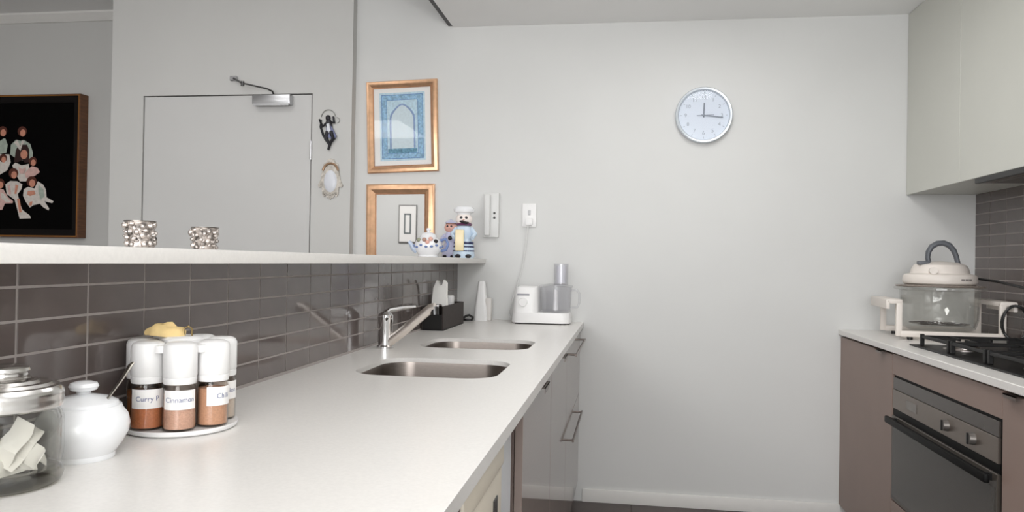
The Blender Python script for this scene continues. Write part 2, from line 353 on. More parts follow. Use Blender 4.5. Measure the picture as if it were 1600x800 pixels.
tag(B().tube(pts, .006, 8).out('black_lead', black), 'short black coiled lead beside the white container', 'cable')
# food processor
t = thing('food_processor', 'white food processor with clear bowl and tall feed chute', 'food processor', (-.408, 3.77, ZC))
b = B(); b.bm.free(); b.bm = bmesh.new(); rings = []
for z, w in ((.006, .142), (.012, .145), (.05, .140), (.056, .134)):
    rings.append([b.bm.verts.new((x, y, z)) for x, y in rrect(-w, w, -.085, .085, .04, 6)])
b.bridge(rings); b.bm.faces.new(rings[0]); b.bm.faces.new(rings[-1]); b.out('base', white_p, t)
b = B(); rings = []
for z, i_ in ((.05, 0), (.10, .004), (.155, .008), (.175, .014), (.182, .026)):
    rings.append([b.bm.verts.new((x, y, z)) for x, y in rrect(-.138+i_, -.014-i_*.3, -.082+i_, .082-i_, .03, 6)])
b.bridge(rings); b.bm.faces.new(rings[-1]); mt = b.out('motor_housing', white_p, t)
B().box(-.115, -.055, -.0775, -.0735, .138, .146, .001).out('badge', mat('badge_grey', (150, 150, 156), .5), mt)
B().cyl((-.085, -.076, .105), (-.085, -.09, .105), .022, .019).out('control_knob', white_p, mt)
fpg = thin('tinted_clear_plastic', (250, 250, 251), 1.4, .08, .05)
bw = B().lathe([(0, .058), (.07, .058), (.074, .062), (.079, .178), (.076, .178), (.071, .066), (0, .064)], (.066, 0, 0)).out('bowl', fpg, t)
B().lathe([(.079, .178), (.083, .180), (.083, .188), (.04, .194), (.036, .194), (.036, .186), (.076, .180)], (.066, 0, 0)).out('bowl_lid', fpg, t)
B().lathe([(.036, .19), (.036, .292), (.039, .294), (.034, .294), (.033, .19)], (.090, 0, 0), sx=1, sy=.8).out('feed_chute', fpg, t)
B().cyl((.090, 0, .20), (.090, 0, .286), .022, .024).out('pusher', mat('pusher_grey', (225, 225, 230), .3), t)
B().cyl((.066, 0, .066), (.066, 0, .165), .013, .010).out('spindle', white_p, bw)
B().tube([(.140, 0, .165), (.168, 0, .168), (.182, 0, .15), (.182, 0, .105), (.172, 0, .082), (.140, 0, .08)], .009, 10, flat=.7).out('bowl_handle', fpg, bw)
for x in (-.11, .11):
    for y in (-.065, .065): B().cyl((x, y, 0), (x, y, .008), .016, .018, 12).out('foot', black, t)
# ---------------------------------------------------------------- counter-top: jar, sugar bowl, spice carousel
JX, JY = -.797, .893
t = thing('glass_jar', 'clear glass storage jar with a ribbed metal lid in front left', 'jar', (JX, JY, ZC))
B().lathe([(0, .0), (.058, 0), (.066, .005), (.0685, .013), (.066, .021), (.0645, .026), (.067, .034), (.068, .046), (.068, .085), (.062, .098), (.060, .106), (.057, .106), (.059, .097), (.0645, .084), (.0645, .046), (.062, .030), (.058, .022), (0, .018)], seg=56).out('glass_body', jarg, t)
B().lathe([(0, .001), (.060, .001), (.067, .008), (.066, .018), (.058, .021), (0, .017)], seg=56).out('glass_base', glass_b, t)
l = B().lathe([(0, .134), (.030, .134), (.033, .1365), (.038, .1365), (.041, .133), (.046, .133), (.049, .1345), (.054, .1335), (.057, .130), (.062, .129), (.066, .124), (.0675, .118), (.0665, .114), (.0675, .110), (.067, .103), (.065, .101), (.062, .101), (.062, .122), (0, .128)], seg=56).out('lid', mat('polished_lid', (205, 203, 200), .2, 1), t)
B().lathe([(0, .156), (.021, .156), (.027, .153), (.028, .149), (.025, .146), (.0255, .143), (.029, .141), (.028, .137), (.024, .134), (0, .134)], seg=36).out('lid_knob', mat('polished_lid', (205, 203, 200), .2, 1), l)
sach = mat('sachet_paper', (236, 233, 228), .75, var=.03, bump=.15, bscale=80)
for k, (a, tilt, r_, h, lean) in enumerate([(-20, 30, .034, .054, 62), (-70, -24, .030, .052, 48), (-95, 40, .018, .036, 10), (30, 12, .016, .036, 18), (-45, 70, .036, .034, 8), (120, -20, .026, .034, 15), (200, 15, .024, .036, 20), (-50, 10, .012, .030, 4), (0, -60, .036, .046, 25), (-35, 25, .038, .062, 70), (-100, -50, .036, .044, 30), (60, 35, .034, .044, 50)]):
    b = B(); n = 7; hw, L = .014, .060; rings = []
    for i in range(n):
        u = i/(n-1)-.5; zz = .004*math.sin(u*9+k); w = hw*(.9 if i in (0, n-1) else 1); th = .0012 if i in (0, n-1) else .004
        rings.append([b.bm.verts.new(p) for p in ((-w, u*L, zz), (0, u*L, zz+th), (w, u*L, zz), (0, u*L, zz-th*.4))])
    b.bridge(rings); b.bm.faces.new(rings[0]); b.bm.faces.new(rings[-1])
    o = b.out('paper_sachet', sach, None, (JX+r_*math.cos(R(a)), JY+r_*math.sin(R(a)), ZC+h)); o.rotation_euler = (R(lean), R(tilt), R(a+40))
    tag(o, 'small white paper sachet inside the clear glass jar', 'sachet', 'paper sachets in the glass jar')
t = thing('sugar_bowl', 'squat white porcelain sugar bowl with flat lid beside the glass jar', 'bowl', (-.795, 1.037, ZC))
B().lathe([(0, 0), (.043, 0), (.0445, .003), (.044, .008), (.054, .022), (.062, .038), (.0635, .050), (.0605, .062), (.053, .073), (.0515, .078), (.049, .0785), (.049, .073), (.057, .060), (.0595, .048), (.058, .038), (.05, .024), (0, .012)], seg=44).out('bowl_body', ceramic, t)
B().lathe([(.0485, .0775), (.047, .083), (.036, .089), (.018, .093), (.010, .095), (.0095, .098), (.018, .101), (.0205, .106), (.018, .111), (.010, .1135), (0, .114)], seg=40).out('bowl_lid', ceramic, t)
t = thing('teaspoon', 'silver teaspoon sticking out of the white sugar bowl', 'spoon', (-.795, 1.037, ZC))
B().tube([(.030, -.010, .070), (.036, .004, .088), (.044, .022, .112), (.050, .036, .134), (.052, .040, .138)], [.003, .003, .0035, .005, .003], 10, flat=.5).out('stem', mat('old_silver', (150, 146, 138), .3, 1), t)
B().ball((.022, -.026, .050), .010, (1, .8, 1.5), 12).out('scoop', silver, t)
# spice carousel
SX, SY = -.7735, 1.258
t = thing('spice_carousel', 'white round spice carousel with a tiered top and tray', 'spice rack', (SX, SY, ZC))
B().lathe([(0, 0), (.088, 0), (.093, .003), (.095, .008), (.0945, .0105), (.091, .009), (0, .009)], seg=56).out('tray', white_p, t)
B().lathe([(.03, .010), (.027, .03), (.027, .148), (.0, .148)], seg=24).out('column', white_p, t)
b = B(); pr = []
for k in range(84):
    a = 2*math.pi*k/84; ph = (((math.degrees(a)+112.5)/360*7) % 1); ph = min(ph, 1-ph)
    pr.append((a, .079 if ph > .40 else .078-.045*(.40-ph)/.12 if ph > .28 else .033))
b.prism([(r_*math.cos(a), r_*math.sin(a)) for a, r_ in pr], Matrix.Translation((0, 0, .139)), .012)
b.lathe([(.036, .150), (.036, .157), (.030, .161), (.0, .161)], seg=32); b.out('top_plate', white_p, t)
B().tube([(.004, -.004, .160), (.004, -.004, .174), (.010, -.001, .178), (.016, .002, .174), (.016, .002, .160)], .0018, 8).out('lift_ring', mat('brass', (150, 130, 90), .3, 1), t)
ink = mat('blue_ink', (86, 96, 138), .7)
jarglass = thin('jar_plastic', (246, 243, 240), 1.4, .05)
SP = [(-112.5, (214, 140, 98), 'brown_orange', 'Curry P'), (-61.1, (224, 186, 168), 'pinkish_brown', 'Cinnamon'), (-9.6, (216, 172, 144), 'light_brown', 'Chilli'), (41.8, (222, 214, 206), 'pale_grey', 'Onion'), (93.2, (150, 120, 80), 'olive', ''), (144.7, (120, 90, 60), 'dark_brown', ''), (196.1, (170, 110, 60), 'ochre', '')]
LB = ['spice jar of orange-brown powder beside the sugar bowl', 'spice jar of pinkish-brown powder front centre with a full white label', 'spice jar of light brown powder, third from the sugar bowl', 'spice jar of pale powder on the tile side, half hidden at the right', 'spice jar with white cap hidden at back of the carousel right', 'spice jar with white cap hidden at rear of carousel near tiles', 'white-capped spice jar mostly hidden at the carousel left edge']
for k, (a, colr, nm, word) in enumerate(SP):
    r_ = .0655; px, py = SX+r_*math.cos(R(a)), SY+r_*math.sin(R(a))
    j = thing('spice_jar', LB[k], 'jar', (px, py, ZC+.0105), R(a)+random.uniform(-.2, .2), 'spice jars on the carousel')
    fill = mat('spice_'+nm.replace(' ', '_'), colr, .9, var=.12, scale=400)
    B().lathe([(0, 0), (.0245, 0), (.0262, .002), (.0262, .068), (.023, .078), (.022, .078), (.025, .067), (.025, .003), (0, .002)], seg=32).out('jar_body', jarglass, j)
    B().lathe([(0, .0026), (.0244, .0032), (.0247, .056+.004*(k % 3)), (.012, .058+.004*(k % 3)), (0, .057)], seg=28).out('spice', fill, j)
    B().lathe([(.0, .077), (.0258, .077), (.0266, .080), (.0266, .087), (.0258, .088), (.0272, .090), (.0272, .137), (.0245, .143), (.019, .146), (.0, .1465)], seg=36).out('cap', white_p, j)
    if word:
        al = -R(a)+R(-52)-j.rotation_euler.z+R(a); al = R(-57)-j.rotation_euler.z+(R(38) if k == 2 else R(30) if k == 3 else 0)
        b = B(); rg = []
        for i in range(13):
            th = al+R(-62+124*i/12); rg.append([b.bm.verts.new((.0266*math.cos(th), .0266*math.sin(th), z)) for z in (.036, .068)])
        for p, q in zip(rg, rg[1:]): b.bm.faces.new((p[0], q[0], q[1], p[1]))
        lb = b.out('paper_label', mat('label_paper', (240, 238, 236), .7), j)
        me = textmesh(word, .0120, ink, .0)
        for v in me.vertices:
            th = al+v.co.x/.0268; zz = .052+v.co.y; v.co = (.0268*math.cos(th), .0268*math.sin(th), zz)
        obj('lettering', me, lb)
cl = B()
g = bmesh.ops.create_icosphere(cl.bm, subdivisions=3, radius=1)['verts']
for v in g:
    d = v.co.copy(); nz = math.sin(d.x*5+1)*math.cos(d.y*6)*.12+math.sin(d.y*9+d.x*4)*.06
    v.co = Vector((d.x*.032*(1+nz), d.y*.021*(1+nz), max(-.2, d.z)*.017*(1+2.2*nz)))
o = cl.out('yellow_cloth', mat('pale_yellow_cloth', (226, 198, 140), .8, var=.06, scale=60, bump=.3, bscale=120), None, (SX-.026, SY-.010, ZC+.1645)); o.rotation_euler = (0, R(4), R(20))
tag(o, 'crumpled pale yellow cloth lying on top of the spice carousel', 'cloth')
# ---------------------------------------------------------------- on the ledge: tumblers, teapot, figurines
vg = mat('mottled_silver_glass', (170, 162, 156), .25, .75, var=.85, scale=90, bump=.8, bscale=90)
for k, (y, r_, h) in enumerate([(1.287, .026, .050), (1.505, .0265, .0485)]):
    t = thing('votive_tumbler', ['patterned silvery glass tumbler on ledge, nearer the portrait', 'patterned silvery glass tumbler on ledge, nearer the gilt mirror'][k], 'tumbler', (-.88, y, ZL), 0, 'silvery tumblers on the ledge')
    B().lathe([(0, 0), (r_*.80, 0), (r_*.84, .003), (r_*.82, .008), (r_*.9, h*.5), (r_*1.0, h*.94), (r_*1.03, h), (r_*.95, h), (r_*.8, h*.5), (r_*.7, .008), (0, .006)], seg=28).out('cup', vg, t)
    b = B()
    for i in range(11):
        for jz in (.2, .42, .64, .84):
            th = 2*math.pi*(i+(.5 if jz in (.42, .84) else 0))/11; rr = r_*(.84+.14*jz); b.ball((rr*math.cos(th+random.uniform(-.15, .15)), rr*math.sin(th+random.uniform(-.15, .15)), h*(jz+random.uniform(-.08, .08))), random.uniform(.003, .0052), (1.3, 1.3, random.uniform(.8, 1.8)), 6)
    b.out('embossing', vg, t)
    B().lathe([(r_*.98, h*.96), (r_*1.06, h*.98), (r_*1.06, h*1.01), (r_*.98, h*1.01)], seg=28).out('rim', mat('dark_silver', (120, 114, 108), .3, 1), t)
blue = mat('delft_blue', (112, 132, 178), .3); navy = mat('navy_glaze', (54, 60, 92), .3); blk = mat('black_glaze', (34, 30, 34), .3)
pink = mat('pink_glaze', (222, 172, 158), .3); yel = mat('pale_yellow_glaze', (228, 212, 172), .3); lil = mat('lilac_glaze', (196, 196, 222), .3); lbl = mat('pale_blue_glaze', (196, 212, 228), .3); plum = mat('plum_glaze', (104, 62, 92), .3); tan = mat('tan_glaze', (176, 142, 128), .4)
china = mat('flower_china', (234, 234, 236), .15, coat=.3)
t = thing('teapot', 'white and blue china teapot with modelled flowers on the ledge', 'teapot', (-.925, 3.52, ZL), R(5))
tb = B().lathe([(0, 0), (.045, 0), (.048, .005), (.045, .010), (.062, .035), (.066, .055), (.058, .080), (.040, .094), (0, .096)], seg=36).out('pot_body', china, t)
B().lathe([(.042, .093), (.036, .106), (.02, .116), (.008, .119), (.007, .124), (.012, .130), (.008, .138), (0, .139)], seg=28).out('pot_lid', china, t)
B().tube([(-.052, 0, .030), (-.070, -.004, .042), (-.080, -.006, .060), (-.092, -.008, .074)], [.016, .014, .010, .008], 12).out('spout', mat('blue_wash_china', (186, 198, 218), .2), t)
B().tube([(.055, 0, .078), (.082, 0, .088), (.094, 0, .065), (.085, 0, .038), (.06, 0, .03)], .007, 10).out('pot_handle', blue, t)
b = B()
for i in range(16):
    th = 2*math.pi*i/16; b.ball((.0645*math.cos(th), .0645*math.sin(th), .052+.005*math.sin(i*2.4)), .008, (1, 1, .7), 8)
b.out('blue_garland', blue, tb)
for k, (th, z, m_) in enumerate([(-100, .082, tan), (-70, .086, pink), (-45, .075, blk), (-130, .08, mat('leaf_green', (150, 152, 130), .5)), (-85, .07, pink)]):
    B().ball((.058*math.cos(R(th)), .058*math.sin(R(th)), z), .011, (1, 1, .9), 10).out('flower', m_, tb)
def figurine(name, label, loc, rz, sc, skin, body, skirt, hat, shoe, extra):
    t = thing(name, label, 'figurine', loc, rz, 'painted figurines on the ledge'); z = sc
    B().lathe([(0, 0), (.050*z, 0), (.055*z, .01*z), (.052*z, .05*z), (.040*z, .09*z), (.028*z, .105*z), (0, .107*z)], seg=28, sy=.8).out('lower_body', skirt, t)
    u = B().lathe([(0, .085*z), (.034*z, .09*z), (.044*z, .12*z), (.040*z, .15*z), (.022*z, .168*z), (0, .17*z)], seg=28, sy=.75).out('torso', body, t)
    h = B().ball((0, -.003*z, .192*z), .036*z, (1.15, .9, .95), 20).out('head', skin, t)
    for s in (-1, 1):
        B().ball((s*.012*z, -.032*z, .199*z), .0065*z, (1.2, .6, 1), 8).out('eye', blk, h)
        B().tube([(s*.036*z, 0, .145*z), (s*.056*z, -.015*z, .118*z), (s*.044*z, -.040*z, .098*z)], [.013*z, .012*z, .010*z], 10).out('arm', body, t)
        B().ball((s*.024*z, -.030*z, .010*z), .016*z, (1.1, 1.3, .65), 10).out('shoe', shoe, t)
    B().ball((0, -.034*z, .189*z), .005*z, (1, 1, 1), 8).out('nose', pink, h)
    extra(t, h, u, z); return t
def ex_chef(t, h, u, z):
    B().tube([(-.020*z, -.031*z, .181*z), (-.008*z, -.036*z, .179*z), (.002*z, -.036*z, .176*z), (.014*z, -.036*z, .172*z), (.024*z, -.028*z, .176*z)], [.003*z, .0075*z, .006*z, .0075*z, .003*z], 8).out('moustache', blk, h)
    B().lathe([(.030*z, .208*z), (.034*z, .222*z), (.050*z, .228*z), (.054*z, .242*z), (.040*z, .254*z), (0, .258*z)], seg=24, sy=.85).out('hat', ceramic, h)
    B().lathe([(.036*z, .160*z), (.042*z, .166*z), (.034*z, .174*z), (.024*z, .17*z)], seg=20, sy=.85).out('scarf', plum, u)
    for q in (.035, .055, .075): B().lathe([(.0555*z-q*.1*z, (q-.006)*z), (.058*z-q*.1*z, q*z), (.0555*z-q*.1*z, (q+.006)*z)], seg=24, sy=.8).out('stripe', navy, t)
    B().box(-.040*z, .004*z, -.050*z, -.036*z, .035*z, .14*z, .006*z, 2).out('apron', yel, t)
def ex_girl(t, h, u, z):
    B().ball((0, .008*z, .206*z), .036*z, (1.05, .95, .8), 14).out('hair', tan, h)
    B().lathe([(.020*z, .225*z), (.046*z, .220*z), (.022*z, .235*z), (0, .245*z)], seg=20).out('hat', lil, h)
    B().ball((.01*z, -.045*z, .125*z), .014*z, (1, .6, 1), 10).out('bow', blk, u)
figurine('chef_figurine', 'painted ceramic figurine with white hat and moustache at ledge end', (-.785, 3.66, ZL), R(8), .98, mat('face_glaze', (236, 226, 220), .25), lbl, lbl, ceramic, blk, ex_chef)
figurine('lady_figurine', 'small lilac ceramic figurine between the teapot and the hatted figurine', (-.884, 3.805, ZL), R(-5), .80, pink, lil, lil, lil, blk, ex_girl)
# ---------------------------------------------------------------- right run
def rtang(name, m, t, y0, y1, z0, z1, x0=None): return B().box((XR+.012) if x0 is None else x0, XR+.031, y0+.0015, y1-.0015, z0, z1, .0015).out(name, m, t)
b = B().box(XR, XW-.0135, .9, D-.001, ZC-TH, ZC, .002); tag(b.out('stone_worktop', stone), 'white stone worktop carrying the gas hob on the right', 'worktop')
pw = mat('pewter', (130, 120, 114), .3, 1)
def base_right(label, y0, y1, kind):
    t = thing('base_cabinet', label, 'cabinet', (0, 0, 0), 0, 'right base cabinets')
    X0, X1 = XR+.032, XW-.01
    b = B().box(X0, X1, y0+.0005, y0+.016, .07, Z1).box(X0, X1, y1-.016, y1-.0005, .07, Z1).box(X0, X1, y0+.016, y1-.016, .07, .086).box(X1-.008, X1, y0+.016, y1-.016, .086, Z1)
    b.out('carcass', carc_m, t); B().box(XR+.06, XR+.075, y0+.001, y1-.001, .001, .07).out('kickboard', carc_m, t)
    if kind == 'door':
        d = rtang('door', cab_r, t, y0, y1, .065, Z1-.008)
        yy = (y1-.52 if y1 > 3.5 else y1-.06)
        yy = 3.30 if y1 > 3.5 else y1-.075
        B().box(XR-.006, XR+.02, yy-.035, yy+.035, Z1-.0075, Z1-.0045).box(XR-.006, XR-.003, yy-.035, yy+.035, Z1-.016, Z1-.0045).out('pull_tab', pw, d)
    else:
        rtang('fascia', cab_r, t, y0, y1, .797, Z1-.004); rtang('lower_panel', cab_r, t, y0, y1, .065, .309)
    return t
OY0, OY1 = 2.30, 3.185
base_right('taupe end cabinet between the oven and the clock wall', OY1, D-.002, 'door')
base_right('taupe oven housing with plain fascia above the built-in oven', OY0, OY1, 'oven')
base_right('taupe base cabinet cut by the right edge of the photograph', 1.5, OY0, 'door')
t = thing('built_in_oven', 'wide stainless built-in oven with dark glass door and black handle', 'oven', (0, 0, 0))
y0, y1 = OY0+.012, OY1-.004; XO = XR+.012
B().box(XR+.034, XW-.05, y0+.02, y1-.02, .33, .786).out('oven_body', carc_m, t)
B().box(XO+.008, XR+.033, y0-.008, y1+.002, .311, .7965).out('surround', mat('matt_black', (10, 10, 10), .55, spec=.25), t)
op = mat('oven_panel_steel', (128, 118, 110), .32, .7, var=.03); og = mat('oven_panel_glass', (76, 70, 66), .2, .2)
B().box(XO+.002, XO+.014, y0+.010, y1-.003, .742, .787, .001).out('display_strip', og, t)
cp = B().box(XO+.000, XO+.014, y0+.010, y1-.003, .668, .7405, .001).out('control_panel', op, t)
for yy in (2.665, 2.475):
    k = B().cyl((XO, yy, .705), (XO-.016, yy, .705), .019, .017, 20).out('knob', mat('knob_grey', (126, 122, 118), .35, .7), cp)
    B().box(XO-.020, XO-.014, yy-.003, yy+.003, .688, .722, .001).out('pointer', black, k)
B().box(XO-.0015, XO, 2.93, 3.03, .69, .722, .0003).out('clock_display', mat('panel_grey', (112, 106, 100), .2), cp)
B().box(XO+.004, XO+.014, y0+.004, y1, .640, .6665).out('vent_gap', mat('matt_black', (10, 10, 10), .55, spec=.25), t)
d = B().box(XO-.002, XO+.014, y0+.008, y1, .315, .6395, .002).out('oven_door', mat('oven_door_frame', (78, 72, 66), .35, .2), t)
B().box(XO-.0028, XO-.002, y0+.02, y1-.015, .33, .60, .0003).out('door_glass', ovenglass, d)
h = B().box(XO-.034, XO-.018, y0+.012, y1-.012, .612, .638, .006, 2).out('door_handle', mat('matt_black', (10, 10, 10), .55, spec=.25), d)
for yy in (y0+.05, y1-.05): B().box(XO-.020, XO-.001, yy-.012, yy+.012, .615, .634).out('handle_post', black, h)
# gas hob
t = thing('gas_hob', 'black five-burner gas hob with cast iron trivets above the oven', 'hob', (1.345, 2.755, ZC))
B().box(-.245, .235, -.45, .455, 0, .006, .002).out('hob_tray', mat('hob_black_enamel', (16, 15, 15), .4, spec=.3), t)
for bx_, by_, r_ in ((-.12, .27, .050), (.12, .28, .040), (0, .0, .062), (-.12, -.27, .036), (.12, -.27, .045)):
    u = B().lathe([(0, .006), (r_*1.35, .006), (r_*1.35, .009), (r_, .012), (r_*.98, .022), (0, .022)], (bx_, by_, 0), 28).out('burner', steel, t)
    B().lathe([(r_*.9, .022), (r_*.92, .028), (r_*.8, .031), (0, .032)], (bx_, by_, 0), 28).out('burner_cap', iron, u)
for cy in (-.28, 0, .28):
    b = B(); hw, hl = .215, .125
    def bar(x0_, y0_, x1_, y1_): b.box(x0_-.005, x1_+.005, y0_-.005, y1_+.005, .034, .045, .0015)
    bar(-hw, cy-hl, hw, cy-hl); bar(-hw, cy+hl, hw, cy+hl); bar(-hw, cy-hl, -hw, cy+hl); bar(hw, cy-hl, hw, cy+hl)
    for xx in ((-.12, .12) if cy else (0,)):
        bar(xx, cy-hl, xx, cy-.03); bar(xx, cy+.03, xx, cy+hl); bar(xx-.085, cy, xx-.03, cy); bar(xx+.03, cy, xx+.085, cy)
    for xx in (-hw, hw):
        for yy in (cy-hl, cy+hl): b.box(xx-.007, xx+.007, yy-.007, yy+.007, .006, .050, .002)
    b.out('trivet', iron, t)
for k in range(5): B().cyl((-.10+.05*k, -.43, .006), (-.10+.05*k, -.43, .026), .015, .013, 18).out('knob', black, t)
# halogen oven on the worktop
t = thing('halogen_oven', 'tabletop glass-bowl oven in a white stand with a white lid', 'countertop oven', (1.355, 3.60, ZC), R(-6))
hp = mat('ivory_plastic', (226, 218, 210), .4, var=.01)
b = B().lathe([(.10, .0), (.150, .0), (.152, .006), (.150, .024), (.144, .026), (.10, .022)], seg=48)
st = b.out('stand_ring', hp, t)
for ya in (-.168, .135): B().box(-.190, .190, ya, ya+.023, .012, .038, .004, 2).out('stand_bar', hp, t)
for s in (-1, 1):
    b = B()
    for yy in (-.156, .146):
        b.box(s*.195-.012, s*.195+.012, yy-.0115, yy+.0115, .014, .165, .004, 2)
    b.box(min(s*.183, s*.245), max(s*.183, s*.245), -.168, .158, .150, .170, .005, 2).box(min(s*.232, s*.247), max(s*.232, s*.247), -.168, .158, .128, .168, .004, 2)
    b.out('stand_handle', hp, t)
for x in (-.15, .15):
    for y in (-.15, .14): B().cyl((x, y, 0), (x, y, .013), .012, seg=12).out('foot', black, t)
gb = B().lathe([(0, .030), (.115, .030), (.138, .045), (.150, .08), (.157, .205), (.180, .212), (.180, .219), (.152, .219), (.146, .085), (.134, .05), (.113, .035), (0, .034)], seg=56).out('glass_bowl', glass_s, t)
B().lathe([(.118, .060), (.122, .062), (.118, .064), (.118, .060)], seg=32).cyl((-.12, 0, .062), (.12, 0, .062), .002, seg=6).cyl((0, -.12, .062), (0, .12, .062), .002, seg=6).cyl((-.1, .06, .062), (.1, .06, .062), .002, seg=6).cyl((-.1, -.06, .062), (.1, -.06, .062), .002, seg=6).out('wire_rack', chrome, t)
ld = B().lathe([(0, .222), (.172, .222), (.176, .226), (.172, .231), (.148, .233), (0, .235)], seg=56).out('lid_rim', mat('lid_glass', (190, 178, 168), .06, 0, .6, 1.4), t)
B().lathe([(.134, .234), (.142, .238), (.146, .246), (.144, .268), (.138, .276), (.116, .282), (.112, .300), (.102, .318), (.07, .330), (0, .335)], seg=56).out('lid_housing', hp, t)
b = B()
for k, w in enumerate((.020, .026, .014)):
    th = R(-68+k*7.5); b.box(.1450*math.cos(th)-.008, .1450*math.cos(th)+.008, .1450*math.sin(th)-.001, .1450*math.sin(th)+.001, .252, .260, rz=th+R(90))
b.out('rating_mark', mat('mark_grey', (140, 134, 130), .6), t)
B().tube([(-.050, -.03, .322), (-.056, -.03, .350), (-.053, -.03, .375), (-.040, -.03, .398), (-.018, -.03, .412), (.006, -.03, .414), (.028, -.03, .404), (.046, -.03, .382), (.056, -.03, .356), (.064, -.03, .322)], [.013, .013, .014, .015, .015, .015, .015, .014, .013, .012], 14, flat=.8).out('lid_handle', mat('slate_grey', (92, 95, 100), .4), t)
B().box(-.100, -.052, -.062, -.03, .318, .334, .004, 2).out('timer_switch', mat('slate_grey', (92, 95, 100), .4), t)
B().cyl((-.05, -.095, .290), (-.053, -.118, .294), .018, .016).out('dial', hp, t)
B().tube([(.145, .02, .262), (.17, 0, .258), (.20, -.08, .252), (.22, -.22, .238), (.225, -.40, .226), (.23, -.60, .22), (.235, -.85, .15), (.24, -1.0, .012)], .0055, 8).out('power_cord', black, t)
pts = []
for k in range(45):
    a = 2*math.pi*k/20+.6; pts.append((.232+.048*math.cos(a), -.184+.006*math.sin(k*.7), .086+.070*math.sin(a)))
tag(B().tube([(1.355+math.cos(R(-6))*x-math.sin(R(-6))*y, 3.60+math.sin(R(-6))*x+math.cos(R(-6))*y, ZC+z-.0) for x, y, z in pts], .0055, 8).out('coiled_cable', black), 'black cable looped over the white stand handle near the tiles', 'cable')
# upper cabinets
XU = 1.32; ZU = 1.56
def upper(label, y0, y1):
    t = thing('wall_cabinet', label, 'cabinet', (0, 0, 0), 0, 'wall cabinets over the hob side')
    B().box(XU+.02, XW-.0135, y0+.0005, y1-.0005, ZU+.004, CH-.001).out('cabinet_body', cream_cab, t)
    B().box(XU, XU+.0185, y0+.0012, y1-.0012, ZU, CH-.002, .0012).out('door', cream_cab, t)
upper('greige wall cabinet at the corner beside the clock wall', 3.325, D-.002)
upper('greige wall cabinet above the near half of the rangehood', 2.30, 2.81)
upper('greige wall cabinet above the far half of the rangehood', 2.81, 3.325)
upper('greige wall cabinet out of view past the rangehood', 1.7, 2.30)
t = thing('rangehood', 'slide-out rangehood with dark edge under the wall cabinets', 'rangehood', (0, 0, 0))
B().box(XU+.012, XW-.015, 2.305, 3.175, ZU-.020, ZU+.003, .002).out('hood_panel', mat('hood_grey', (132, 124, 118), .35, .5), t)
B().box(XU-.004, XU+.014, 2.305, 3.175, ZU-.022, ZU-.0015, .002).out('front_lip', black, t)
for k in range(2): B().box(XU+.04, XW-.06, 2.33+.42*k, 2.72+.42*k, ZU-.0235, ZU-.020, .001).out('grease_filter', mat('filter_grey', (112, 106, 102), .4, .8, bump=.5, bscale=400), t)
# ---------------------------------------------------------------- on the back wall
t = thing('wall_clock', 'round white wall clock with silver rim', 'clock', (.367, D-.0005, 1.951))
t.matrix_world = BACK(.367, D-.0005, 1.951)
B().lathe([(.137, 0), (.139, .004), (.139, .028), (.135, .034), (.127, .032), (.122, .022), (.122, .0), (.137, 0)], seg=64).out('rim', mat('clock_silver', (208, 214, 220), .25, .35), t)
B().lathe([(0, .0), (.1225, .0), (.1225, .012), (0, .012)], seg=64).out('backing', white_p, t)
fc = B().lathe([(0, .0123), (.122, .0123), (.122, .0135), (0, .0135)], seg=64).out('face', mat('clock_face_blue_white', (214, 222, 234), .5), t)
ck = mat('clock_grey', (150, 158, 170), .5)
for k in range(1, 13):
    o = obj('numeral', textmesh(str(k), .026, ck, .0003), fc); a = R(90-30*k); o.location = (.088*math.cos(a), .088*math.sin(a), .0138)
for k in range(12):
    a = R(30*k); o = B().box(-.001, .001, .106, .116, 0, .0006).out('minute_mark', ck, fc, (0, 0, .0136)); o.rotation_euler = (0, 0, a)
hm = mat('clock_hand_grey', (126, 134, 146), .4)
for nm, ang, ln, w, tail, z in (('hour_hand', -2, .062, .0035, .01, .0155), ('minute_hand', -97, .094, .0028, .012, .017), ('second_hand', 92, .034, .0012, .05, .0185)):
    o = B().box(-w, w, -tail, ln, 0, .001).out(nm, hm, t, (0, 0, z)); o.rotation_euler = (0, 0, R(ang))
B().cyl((0, 0, .0136), (0, 0, .021), .005, seg=16).out('hand_pin', hm, t)
B().lathe([(0, .0245), (.1225, .0245), (.1225, .0258), (0, .0258)], seg=64).out('cover_glass', pane, t)
def frame_parts(t, w, h, fw, prof, m, lip):
    # mitred moulding: profile points (inset, height) swept round the rectangle
    b = B(); rings = []
    for sx, sy in ((-1, -1), (1, -1), (1, 1), (-1, 1)):
        rings.append([b.bm.verts.new((sx*(w/2-i), sy*(h/2-i), z)) for i, z in prof])
    n = len(prof)
    for k in range(4):
        a, c = rings[k], rings[(k+1) % 4]
        for q in range(n): b.bm.faces.new((a[q], c[q], c[(q+1) % n], a[(q+1) % n]))
    f = b.out('frame', m, t)
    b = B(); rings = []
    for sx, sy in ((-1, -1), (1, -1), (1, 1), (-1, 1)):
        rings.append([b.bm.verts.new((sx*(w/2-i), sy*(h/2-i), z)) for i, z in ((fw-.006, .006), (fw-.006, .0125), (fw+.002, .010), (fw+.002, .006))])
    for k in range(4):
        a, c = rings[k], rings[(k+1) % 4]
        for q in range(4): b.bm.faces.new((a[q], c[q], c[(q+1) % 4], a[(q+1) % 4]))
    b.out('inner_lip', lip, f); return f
FP = lambda w: [(0, 0), (0, .014), (w*.12, .019), (w*.3, .020), (w*.55, .024), (w*.8, .016), (w, .009), (w, 0)]
t = thing('framed_print', 'gilt-framed blue print of an ornate arch', 'picture'); t.matrix_world = BACK(-1.18, D-.001, 1.911) @ Matrix.Rotation(R(2.0), 4, 'Z')
w, h = .385, .484
frame_parts(t, w, h, .036, FP(.036), gold, gold_d)
